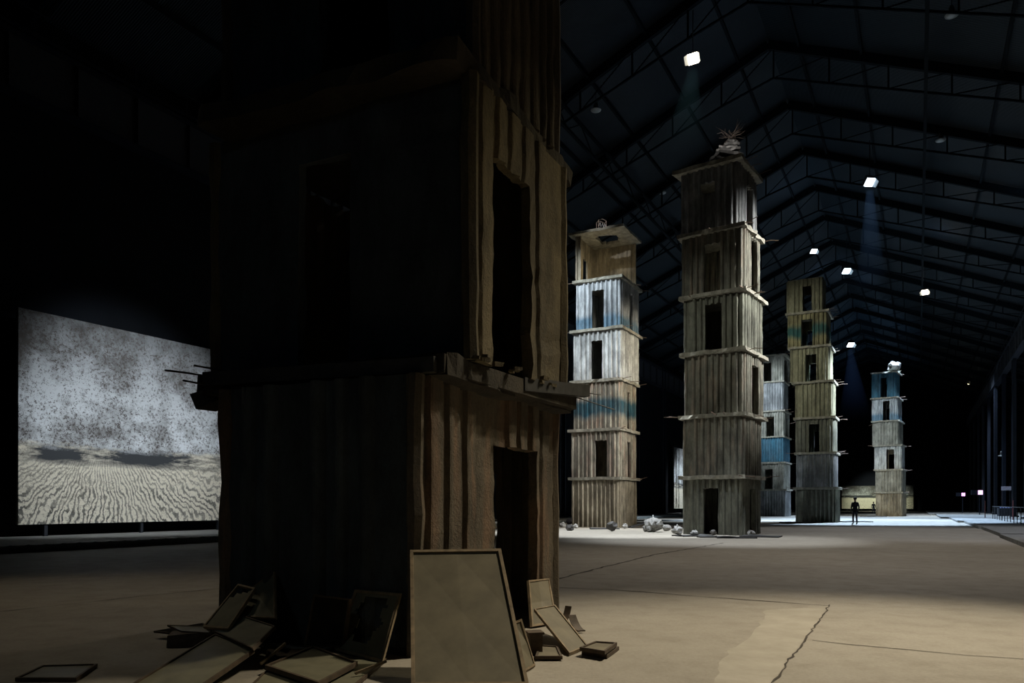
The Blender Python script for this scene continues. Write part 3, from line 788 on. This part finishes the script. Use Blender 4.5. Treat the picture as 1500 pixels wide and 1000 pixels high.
# ------------------------------------------------------------------ framed panels round the foreground tower
def panel(label,q,fw=.045,th=.03,pane=None,frame=None,torn=None,name='framed_panel'):
    q=[Vector(p) for p in q]; c_=sum(q,Vector((0,0,0)))/4
    nrm=(q[1]-q[0]).cross(q[3]-q[0]).normalized()
    if nrm.y>0 or (abs(nrm.y)<.3 and nrm.z<0): nrm=-nrm
    if nrm.z<-.2: nrm=-nrm
    root=empty(name,c_)
    inner=[]
    for i in range(4):
        a=(q[(i+1)%4]-q[i]).normalized(); b=(q[(i-1)%4]-q[i]).normalized(); inner.append(q[i]+(a+b)*fw)
    V=lambda p,o=0: Vector(p)-c_+nrm*o
    m=MB()
    for i in range(4):
        j=(i+1)%4; a=[q[i],q[j],inner[j],inner[i]]
        vs=[V(p,th*.5) for p in a]+[V(p,-th*.5) for p in a]
        m.add(vs,[(0,1,2,3),(7,6,5,4),(0,4,5,1),(1,5,6,2),(2,6,7,3),(3,7,4,0)])
    m.build('frame',frame or M['wood'],root)
    m=MB()
    def bil(u,v): return (inner[0]*(1-u)+inner[1]*u)*(1-v)+(inner[3]*(1-u)+inner[2]*u)*v
    n=18 if torn else 2; us=[i/n for i in range(n+1)]
    m.grid(us,us,lambda u,v,s_: V(bil(u,v),.004 if s_==0 else -.006),(lambda u,v: not torn(u,v)) if torn else None)
    m.build('pane',pane or M['glassg'],root)
    tag(root,label,'framed panel'); return root
P=fpt
# big leaning sheet at the near corner
zt=.96
panel('largest framed panel, tall, leaning on the near corner of the dark tower',
      [dpt(601,807,6.78),dpt(734,805,6.74),Vector((.13,5.72,0.02)),Vector((-.76,5.70,0.02))],.028,.035,M['glassb'],M['wood2'])
panel('narrow upright frame leaning beside the largest panel, left of the doorway rubble',
      [P(742,916,.36),P(764,907,.40),P(784,975,.015),P(759,990,.015)],.018,.025,M['glassb'],M['wood2'])
panel('small frame standing upright against the right jamb of the dark tower doorway',
      [P(773,850,.50),P(803,847,.46),P(815,912,.02),P(778,918,.02)],.028,.03,M['glassb'],M['wood2'])
panel('long pale frame slumped diagonally in front of the doorway of the dark tower',
      [P(782,893,.27),P(813,887,.28),P(861,947,.02),P(834,958,.02)],.022,.03,M['glassb'],M['wood2'])
panel('flat pale tile, upper of the two stacked at the right end of the debris',
      [P(849,950,.07),P(872,941,.07),P(904,943,.07),P(886,956,.07)],.02,.035,M['glassb'],M['wood'])
panel('dark tile under the flat pale tile at the right end of the debris',
      [P(852,956,.02),P(875,947,.02),P(907,949,.02),P(889,962,.02)],.02,.035,M['glassg'],M['wood'])
panel('flat low frame lying between the leaning panels right of the dark tower',
      [P(784,963,.03),P(790,946,.03),P(817,948,.03),P(824,963,.03)],.02,.03,M['glassb'],M['wood'])
m=MB(); m.box((0,0,.1),(.12,.14,.2),Matrix.Rotation(.2,3,'Z')); m.box((.0,0,.205),(.15,.16,.02),Matrix.Rotation(.2,3,'Z'))
tag(m.build('wooden_block',M['wood'],None,P(783,958,0)),'dark upright wooden block between the two narrow leaning panels','block')
for (x,y,sd,lab) in ((832,912,1,'curled brown scrap just behind the long slumped frame'),(853,926,2,'hook-shaped scrap on the floor right of the long slumped frame')):
    m=MB(); rr=random.Random(sd); p0=P(x,y,0)
    m.grid([i/8 for i in range(9)],[0,.5,1],lambda u,v,s_: Vector(((.16*u+.02*v-.05),v*.09,.02+.15*u*u+(.012 if s_==0 else 0))))
    tag(m.build('curled_scrap',M['wood'],None,p0,sd*1.1),lab,'scrap')
# left-hand heap
panel('large flat panel lying in front of the left heap, cut by the lower picture edge',
      [P(315.5,930,.17),P(373,953,.17),P(262,1030,.05),P(150,1030,.05)],.02,.035,M['glassg'],M['wood'])
panel('tilted panel lying across the middle of the left heap',
      [P(298,918,.19),P(352,901,.33),P(404,918,.30),P(371,951,.20)],.02,.03,M['glassg'],M['wood'])
panel('long frame with a torn top leaning on the left corner of the dark tower',
      [P(350,856,.58),P(375,862,.57),P(335,922,.24),P(298,919,.22)],.022,.03,M['glassg'],M['wood2'],
      torn=lambda u,v: v<.28*(1-u)+.10*noise.noise(Vector((u*9,v*9,0))))
panel('tall slanting board leaning highest against the left part of the dark tower',
      [P(371,861,.54),P(403,836,.725),P(404,906,.335),P(348,903,.31)],.015,.03,M['glassg'],M['wood2'])
panel('thin empty frame sticking out left of the heap',
      [P(225,925,.07),P(298,913,.10),P(311,927,.10),P(262,929,.07)],.015,.02,M['hollow'],M['wood'])
panel('small frame lying on the thin empty frame at the left tip of the heap',
      [P(245,916,.13),P(300,918,.15),P(311,928,.14),P(265,925,.13)],.02,.02,M['glassg'],M['wood'])
panel('upright frame with a broken torn-out pane leaning on the dark tower front',
      [P(521,863,.60),P(588,869,.58),P(561,970,.03),P(490,951,.03)],.028,.035,M['glassg'],M['wood2'],
      torn=lambda u,v: abs(u-.48+.15*noise.noise(Vector((v*5,2,0))))<.30*(1-.75*max(0,v-.45)*1.8)+.1*noise.noise(Vector((u*8,v*8,4))) and .05<v<.86)
panel('dim unlit panel standing behind and left of the broken frame',
      [P(461,870,.56),P(514,877,.56),P(505,948,.06),P(446,948,.06)],.02,.03,M['hollow'],M['wood'])
panel('diamond-lying framed panel on the floor in front of the broken frame',
      [P(459,948,.08),P(524,972,.07),P(467,1003,.06),P(388,977,.06)],.028,.04,M['glassg'],M['wood'])
panel('panel on the floor underneath the diamond-lying frame, to its right',
      [P(470,962,.02),P(566,966,.02),P(522,1004,.02),P(440,1010,.02)],.02,.03,M['glassg'],M['wood'])
panel('panel corner on the floor beneath the left edge of the diamond-lying frame',
      [P(388,985,.02),P(430,972,.02),P(470,1010,.02),P(360,1012,.02)],.02,.03,M['glassg'],M['wood'])
panel('thin empty picture frame lying alone on the floor at far left',
      [P(22,995,.02),P(62,976,.02),P(143,974,.02),P(112,995,.02)],.02,.03,M['glassg'],M['wood'])
# supports/rubble below heap
for x,y,h_,rz,lab in ((283,944,.13,.2,'dark block propping the left end of the panel heap'),(428,962,.05,.4,'flat splinter of wood between the heap and the diamond-lying frame')):
    m=MB(); m.box((0,0,h_/2),(.42,.26,h_),None,0,.02); tag(m.build('wooden_block',M['wood'],None,P(x,y,0),rz),lab,'block')
for a,b,lab in (((382,972,.05),(418,942,.18),'slender stick slanting out of the heap beside the large flat panel'),((520,986,.05),(566,968,.12),'slender stick lying right of the diamond-lying frame')):
    m=MB(); m.bar(P(*a),P(*b),.02); tag(m.build('wooden_stick',M['wood2']),lab,'stick')

# ------------------------------------------------------------------ people
def person(px,py,hgt,rz,label,walk=0.0):
    base=P(px,py,0); k=hgt/1.8
    root_name='person'
    J={}
    vs=[];es=[];rs=[]
    def v(n,x,y,z,r): J[n]=len(vs); vs.append(Vector((x,y,z))*k); rs.append(r*k)
    v('pel',0,0,.95,.155); v('wst',0,.0,1.12,.14); v('chs',0,0,1.32,.165); v('nk0',0,-.01,1.47,.075); v('nk',0,.0,1.54,.058)
    v('hd0',0,.015,1.60,.075); v('hd',0,.01,1.70,.092); v('top',0,.0,1.765,.06)
    for s_ in (-1,1):
        t=str(s_)
        v('hip'+t,.09*s_,0,.88,.10); v('kn'+t,.12*s_,.02+walk*s_,.50,.065); v('an'+t,.135*s_,-.01,.10,.045); v('to'+t,.15*s_,.13,.04,.035)
        v('sh'+t,.19*s_,0,1.42,.07); v('el'+t,.27*s_,-.03,1.14,.048); v('wr'+t,.25*s_,.06,.90,.034); v('ha'+t,.245*s_,.08,.82,.032)
    E=[('pel','wst'),('wst','chs'),('chs','nk0'),('nk0','nk'),('nk','hd0'),('hd0','hd'),('hd','top')]
    for s_ in ('-1','1'): E+=[('pel','hip'+s_),('hip'+s_,'kn'+s_),('kn'+s_,'an'+s_),('an'+s_,'to'+s_),('chs','sh'+s_),('sh'+s_,'el'+s_),('el'+s_,'wr'+s_),('wr'+s_,'ha'+s_)]
    me=bpy.data.meshes.new('person'); me.from_pydata(vs,[(J[a],J[b]) for a,b in E],[]); me.update()
    o=bpy.data.objects.new('person',me); C.objects.link(o)
    md=o.modifiers.new('Skin','SKIN'); md.use_smooth_shade=True
    for i,q in enumerate(me.skin_vertices[0].data): q.radius=(rs[i],rs[i]*(.78 if i in (J['pel'],J['wst'],J['chs']) else 1)); q.use_root=(i==0)
    o.modifiers.new('Sub','SUBSURF').levels=2
    o.modifiers['Sub'].render_levels=2
    t=NT('dark_clothed_figure'); z=t.sep()[2]
    col=t.mix(t.math('GREATER_THAN',z,1.52*k),(.012,.013,.016),(.35,.24,.18))
    col=t.mix(t.math('LESS_THAN',z,.87*k),col,(.010,.011,.018))
    me.materials.append(t.out(col,.9))
    o.location=base; o.rotation_euler=(0,0,rz)
    h=MB(); h.lathe([(.02,-.02),(.085,.0),(.105,.06),(.095,.12),(.05,.165),(.01,.17)],(0,-.012,1.64*1.0),12)
    h.v=[tuple(Vector(q)*k) for q in h.v]
    h.build('hair',M['hair'],o,smooth=True)
    return tag(o,label,'person')
person(1252.5,768.5,1.86,.15,'person in dark jacket and trousers standing between the olive and farthest towers')
person(1279.5,752.3,1.72,-.5,'smaller distant person in dark clothes beside the foot of the farthest tower')

# ------------------------------------------------------------------ lamps
def lamp_rot(aim):
    q=Vector(aim).normalized(); return q.to_track_quat('-Z','Y').to_matrix()
def lit_lamp(px,py,zl,aim,size,col,st,label):
    size*=.72
    d=F*(zl-EYE)/(HY-py); p=Vector(((px-CX)*d/F,d,zl)); R=lamp_rot(aim); r=empty('flood_lamp',p)
    s_=size; m=MB(); m.box(R@Vector((0,0,s_*.35)),(s_*1.05,s_*1.05,s_*.55),R); m.build('housing',M['house'],r)
    m=MB(); m.box((0,0,0),(s_,s_,.04),R)
    v2=[Vector(q) for q in m.v]; m.v=[tuple(q+R@Vector((0,0,-.0))) for q in v2]; m.build('glass',emit('lamp_glow',col,st),r)
    for a in (-1,1):
        m=MB()
        m.add([R@Vector((a*s_*.52,-s_*.5,0)),R@Vector((a*s_*.52,s_*.5,0)),R@Vector((a*s_*.8,s_*.4,-s_*.4)),R@Vector((a*s_*.8,-s_*.4,-s_*.4))],[(0,1,2,3)])
        m.build('barn_door',M['dome'],r,fix=False)
    m=MB(); m.tube([(0,0,s_*.3),(0,0,min(3.0,s_*5))],.025,5); m.build('hanger_rod',M['steel2'],r)
    tag(r,label,'lamp'); return p
WARM=(1,.86,.66); COOL=(.72,.85,1.0)
lit_lamp(1015,86,22,(-.6,-1,-.75),.62,WARM,14,'warm square flood lamp shining above and left of the tallest lit tower')
lit_lamp(1274,267,22,(.1,-.8,-1),.75,COOL,10,'blue-white flood lamp high right of the tallest lit tower')
lit_lamp(1192,368,22,(0,-.6,-1),.6,COOL,9,'blue-white lamp just right of the tallest lit tower, above the olive tower')
lit_lamp(1240,397,22,(0,-.6,-1),.8,COOL,9,'blue-white lamp up and right of the olive tower top')
lit_lamp(1355,428,22,(-.5,-.7,-1),.75,WARM,9,'warm white lamp high right of the farthest tower')
lit_lamp(1246,505,22,(0,-.6,-1),1.0,COOL,12,'bright blue-white lamp low over the hall between the olive and farthest towers')
lit_lamp(1153,508,22,(.3,-.6,-1),.8,(1,.8,.6),9,'small warm lamp showing over the left edge of the olive tower')
lit_lamp(1498,411,22.5,(-.8,-.5,-.8),.8,WARM,7,'warm lamp on the right crane girder at the picture edge')
lit_lamp(1420,560,22.5,(-.8,-.5,-.8),1.0,(1,.8,.5),6,'small yellow lamp along the right crane girder')
lit_lamp(1410,585,22,(-.8,-.5,-.8),.6,(.8,.8,1),3,'faint tiny lamp farther along the right crane girder')
for px,py,zl,lab in ((873,161,24,'unlit grey dome lamp hanging upper left, beside the big dark tower'),(1394,22,24,'unlit grey dome lamp nearest the upper right corner'),(1378,205,24,'unlit dome lamp hanging at right, above the blue-white flood lamp level'),(970,282,24.5,'small unlit dome lamp between the two lit towers'),(1467,667,7,'small dim lamp hanging in the right colonnade')):
    d=F*(zl-EYE)/(HY-py); p=Vector(((px-CX)*d/F,d,zl)); r=empty('dome_lamp',p); k=.3 if zl>10 else .35
    m=MB(); m.lathe([(k*.35,.25*k),(k*1.0,0),(k*.95,-.12*k),(k*.5,-.28*k),(.02,-.3*k)],n=18); m.build('diffuser',M['dome'],r,smooth=True)
    m=MB(); m.lathe([(k*.5,.2*k),(k*.45,.9*k),(k*.3,1.4*k),(.02,1.5*k)],n=14); m.build('ballast',M['house'],r,smooth=True)
    m=MB(); m.tube([(0,0,1.4*k),(0,0,3.2)],.02,5); m.build('hanger_rod',M['steel2'],r)
    tag(r,lab,'lamp')
# faint beams below lamps: self-glowing cones in place of lit haze
def beam(px,py,zl,ln,r1,dx,col,lab,glow_st=.006):
    d=F*(zl-EYE)/(HY-py); p=Vector(((px-CX)*d/F,d,zl-.5))
    m=MB(); n=20
    top=[Vector((.22*math.cos(6.283*k/n),.22*math.sin(6.283*k/n),0)) for k in range(n)]
    bot=[Vector((dx+r1*math.cos(6.283*k/n),-1.5+r1*math.sin(6.283*k/n),-ln)) for k in range(n)]
    m.add(top+bot,[tuple(range(n)),tuple(range(2*n-1,n-1,-1))]+[(k,k+n,(k+1)%n+n,(k+1)%n) for k in range(n)])
    t=NT('haze_emission'); t.t.nodes.remove(t.b); o=t.t.nodes['Material Output']; e=t.n('ShaderNodeEmission'); e.inputs[0].default_value=(*col,1)
    z=t.sep()[2]; f=t.math('ADD',t.math('MULTIPLY',z,1/ln),1.0,True); f=t.math('MULTIPLY',t.math('POWER',f,2.2),glow_st)
    t.l(f,e.inputs[1]); t.l(e.outputs[0],o.inputs['Volume'])
    ob=m.build('haze_glow',t.m,None,p); tag(ob,lab,'haze',kind='stuff')
beam(1274,267,22,7.5,1.0,-.6,(.25,.5,1),'faint blue glowing cone for lit haze under the blue-white flood lamp',.045)
beam(1015,86,22,5,1.1,-.9,(.25,.55,.6),'faint teal glowing cone for lit haze under the warm square lamp',.02)
beam(1246,505,22,10,2.2,0,(.2,.4,1),'faint blue glowing cone for lit haze below the lamp between the two far towers',.02)

# ------------------------------------------------------------------ equipment in the right aisle
for px,py,sz,col,lab in ((1411,724,.45,(1,.45,.9),'tiny pink light deep in the right colonnade'),(1436,721,.5,(1,.6,1),'larger pinkish light in the right colonnade by a column')):
    d=105 if px<1420 else 88; p=dpt(px,py,d); r=empty('pink_lamp',p)
    m=MB(); m.box((0,0,0),(sz,.15,sz)); m.build('screen',emit('pink_glow',col,1.5),r)
    m=MB(); m.box((-sz*.9,.12,0),(sz*2.2,.2,sz*1.1)); m.build('housing',M['steel2'],r)
    m=MB(); m.bar((0,.15,-p.z+.15),(0,.15,0),.08); m.build('post',M['steel2'],r); tag(r,lab,'lamp')
p=dpt(1474,715,66); r=empty('notice_board',p,-.3)
m=MB(); m.box((0,0,0),(.75,.05,.36)); m.build('panel',plain('pale_lilac_panel',(.45,.45,.6),.7),r)
for x in (-.3,.3): m=MB(); m.bar((x,.06,-p.z+.15),(x,.06,.5),.05); m.build('post',M['steel2'],r); tag(r,'pale lilac notice panel among the right colonnade columns','sign')
p=P(1469,765,.15); p=dpt(1474,741,78); p.z=.15; r=empty('display_case',p,-.4)
m=MB(); m.box((0,0,.42),(1.5,.7,.84)); m.build('cabinet',M['steel'],r)
m=MB(); m.box((0,0,.87),(1.1,.5,.05)); m.build('lit_top',emit('blue_glow',(.25,.35,.8),.35),r); tag(r,'low dark desk with faint blue top in the right colonnade','desk')
for x,d,lab in ((1443,70,'slender dark red upright in right colonnade, farther one'),(1484,60,'slender dark red upright in right colonnade near picture edge')):
    m=MB(); p=dpt(x,745,d); p.z=.15; m.lathe([(.09,0),(.09,.03),(.04,.05),(.04,1.5),(.06,1.55)],n=10); tag(m.build('barrier_post',plain('red_paint',(.10,.02,.02),.6),None,p),lab,'post')
# black duct drum / drape posts on the right edge
m=MB()
r=empty('railing',hall(46,5.6,.15),-PHI); m=MB()
for i in range(16): m.bar((0,i*2,0),(0,i*2,1.05),.05)
m.build('baluster',M['steel'],r)['kind']='stuff'
m=MB(); m.bar((0,-.1,1.05),(0,30.1,1.05),.06); m.build('handrail',M['steel'],r)
tag(r,'low dark railing along the right platform','railing')

# ------------------------------------------------------------------ light
def spot(loc,tgt,e,ang,col,blend=.6,r=.25):
    l=bpy.data.lights.new('spot','SPOT'); l.energy=e; l.spot_size=math.radians(ang); l.spot_blend=blend; l.color=col; l.shadow_soft_size=r
    o=bpy.data.objects.new('spot_light',l); C.objects.link(o); o.location=loc
    o.rotation_euler=(Vector(tgt)-Vector(loc)).to_track_quat('-Z','Y').to_euler(); return o
K=1.0
AMB=(1,.88,.66)
# warm pool over the foreground, from the right
spot((9,11,15),(3.3,6.6,0),11800,43,AMB,1.0,.4)
spot((5,24,18),(3.5,15,0),1500,70,(1,.87,.70),1.0,.4)
spot((14,27,19),(12,21,0),5600,80,(1,.93,.84),1.0,.4)
spot((8,12.5,10),(-.2,8.8,3.0),900,33,(1,.84,.52),1.0,.25)
# left floor, from far left
spot((-9,13,14),(-6.5,9.6,0),720,56,(1,.86,.62),1.0,.4)
spot((-7,-3,9),(-2,8,3),48,60,(.5,.76,1),1,.4)  # dim unseen fill added for the near tower's front
spot((-4.5,.5,6),(-2.0,7.2,.2),27,34,(.85,.95,.9),1,.3)  # weak unseen fill added for the panel heap
# tower 3 cool key from front-high-left, warm fills
spot((-6,43.5,19.2),(5.2,46.6,12.4),6800,40,(.80,.91,1),.8,.10)
spot((-1,36,20.5),(5.2,46.3,12.9),7500,32,(.80,.91,1),.8,.10)
spot((-3,34,20),(5.5,46,7),7000,30,(.95,.95,1),1,.2)
pt=bpy.data.lights.new('storey_fill','POINT'); pt.energy=30; pt.color=(1,.82,.52); pt.shadow_soft_size=.02
po=bpy.data.objects.new('storey_fill',pt); C.objects.link(po); po.location=(5.35,46.3,15.9)  # unseen point light added to brighten the open storey
spot((16,40,15),(7,47,8),7000,55,(1,.87,.66),1,.2)
# tower 2
spot((23,28,18),(11.8,35,11),38000,40,(.95,.95,.93),.9,.12)
spot((-2,26,18),(10,34,7),3000,38,(.94,.96,.86),1,.15)
# towers 4,5,6
spot((8,46,18),(22.5,57,12),6500,44,(.94,.95,.80),1,.15)
spot((34,53.8,19),(25.8,58.8,10),70000,36,(.75,.87,1),.9,.15)
spot((20,72,21),(31,85,11),24000,40,(.75,.88,1),1,.2)
spot((32,70,22),(42.5,85,9),15000,34,(.82,.93,1),1,.2)
spot((36,74,6),(42.5,85,3),1800,50,(1,.85,.55),1,.2)
# floor pools
spot((5,38,21),(5.2,37.5,0),38000,40,(.86,.93,1),.5,.2)
spot((8,28.5,19),(8,29.8,0),13000,40,(.84,.91,1),.8,.2)
spot((22,34,22),(21,36,0),9000,62,(.9,.92,1),.7,.3)
spot((30,62,23),(28,62,0),95000,66,(.52,.72,1),.35,.2)
spot((44,85,23),(42,80,0),60000,80,(.55,.74,1),.6,.3)
spot((52,92,21),(60,95,0),20000,80,(.68,.82,1),.6,.3)
# paintings
c1=hall(sfor(190,LP),LP,4.0); spot(hall(sfor(190,LP),LP+13,14),c1,9800,45,(.88,.94,1),.9,.3)
c1=hall(sfor(998,LP),LP,4.5); spot(hall(sfor(998,LP)+1,LP+10,13),c1,9500,44,(.85,.93,1),.8,.3)
c1=hall(sb,(La+Lb)/2,2.2); spot(hall(sb-11,(La+Lb)/2,11),c1,9000,56,(.95,1,.88),.9,.3)
# unseen up-spots added to brighten the roof
for s,L,e in ((40,-8,90),(75,-8,110),(118,-8,800),(140,-8,500)):
    spot(hall(s,L,20),hall(s+1,L,40),e,150,(.38,.66,1),.6,.3)
spot(hall(60,8.2,21.5),hall(60,6,40),200,150,(.6,.8,1),.5,.3)
spot(hall(36,2.5,23.5),hall(36,2.6,40),160,100,(.45,.3,1),.8,.2)
spot((7,31,20.5),(10.4,35.6,18),1200,22,(1,.93,.85),.8,.1)  # unseen spot added to bring out the lead-plate stack
spot(hall(45,-20,21),hall(47,-27.3,16.5),260,60,(.6,.7,1),.8,.2)  # unseen spot added to catch the left crane girder
for s,L,z,e in ((66,-9,24.5,70),(72,-4.5,24,50),(74,1.2,22.5,60),(92,-9,24.5,170),(97,-6.5,24.5,170),(88,-17,21.5,90)):
    spot(hall(s,L,z),hall(s,L,40),e,110,(.5,.7,1) if L>-15 else (1,.8,.5),.9,.15)
spot((1,40,21),(6.3,46.6,18.2),1500,20,(.95,.97,1),.8,.1)  # unseen spot added for the wire crate on the roof
w=bpy.data.worlds.new('World'); bpy.context.scene.world=w; w.use_nodes=True
w.node_tree.nodes['Background'].inputs[0].default_value=(.02,.04,.07,1); w.node_tree.nodes['Background'].inputs[1].default_value=.05

# ------------------------------------------------------------------ camera
cam=bpy.data.cameras.new('Camera'); co=bpy.data.objects.new('Camera',cam); C.objects.link(co)
co.location=(0,0,EYE); co.rotation_euler=(math.pi/2,0,0); cam.sensor_width=36; cam.lens=F/1500*36; cam.shift_y=(HY-500)/1500; cam.clip_end=500
sc=bpy.context.scene; sc.camera=co
sc.view_settings.view_transform='Standard'; sc.view_settings.look='None'
sc.cycles.max_bounces=5; sc.cycles.use_denoising=True
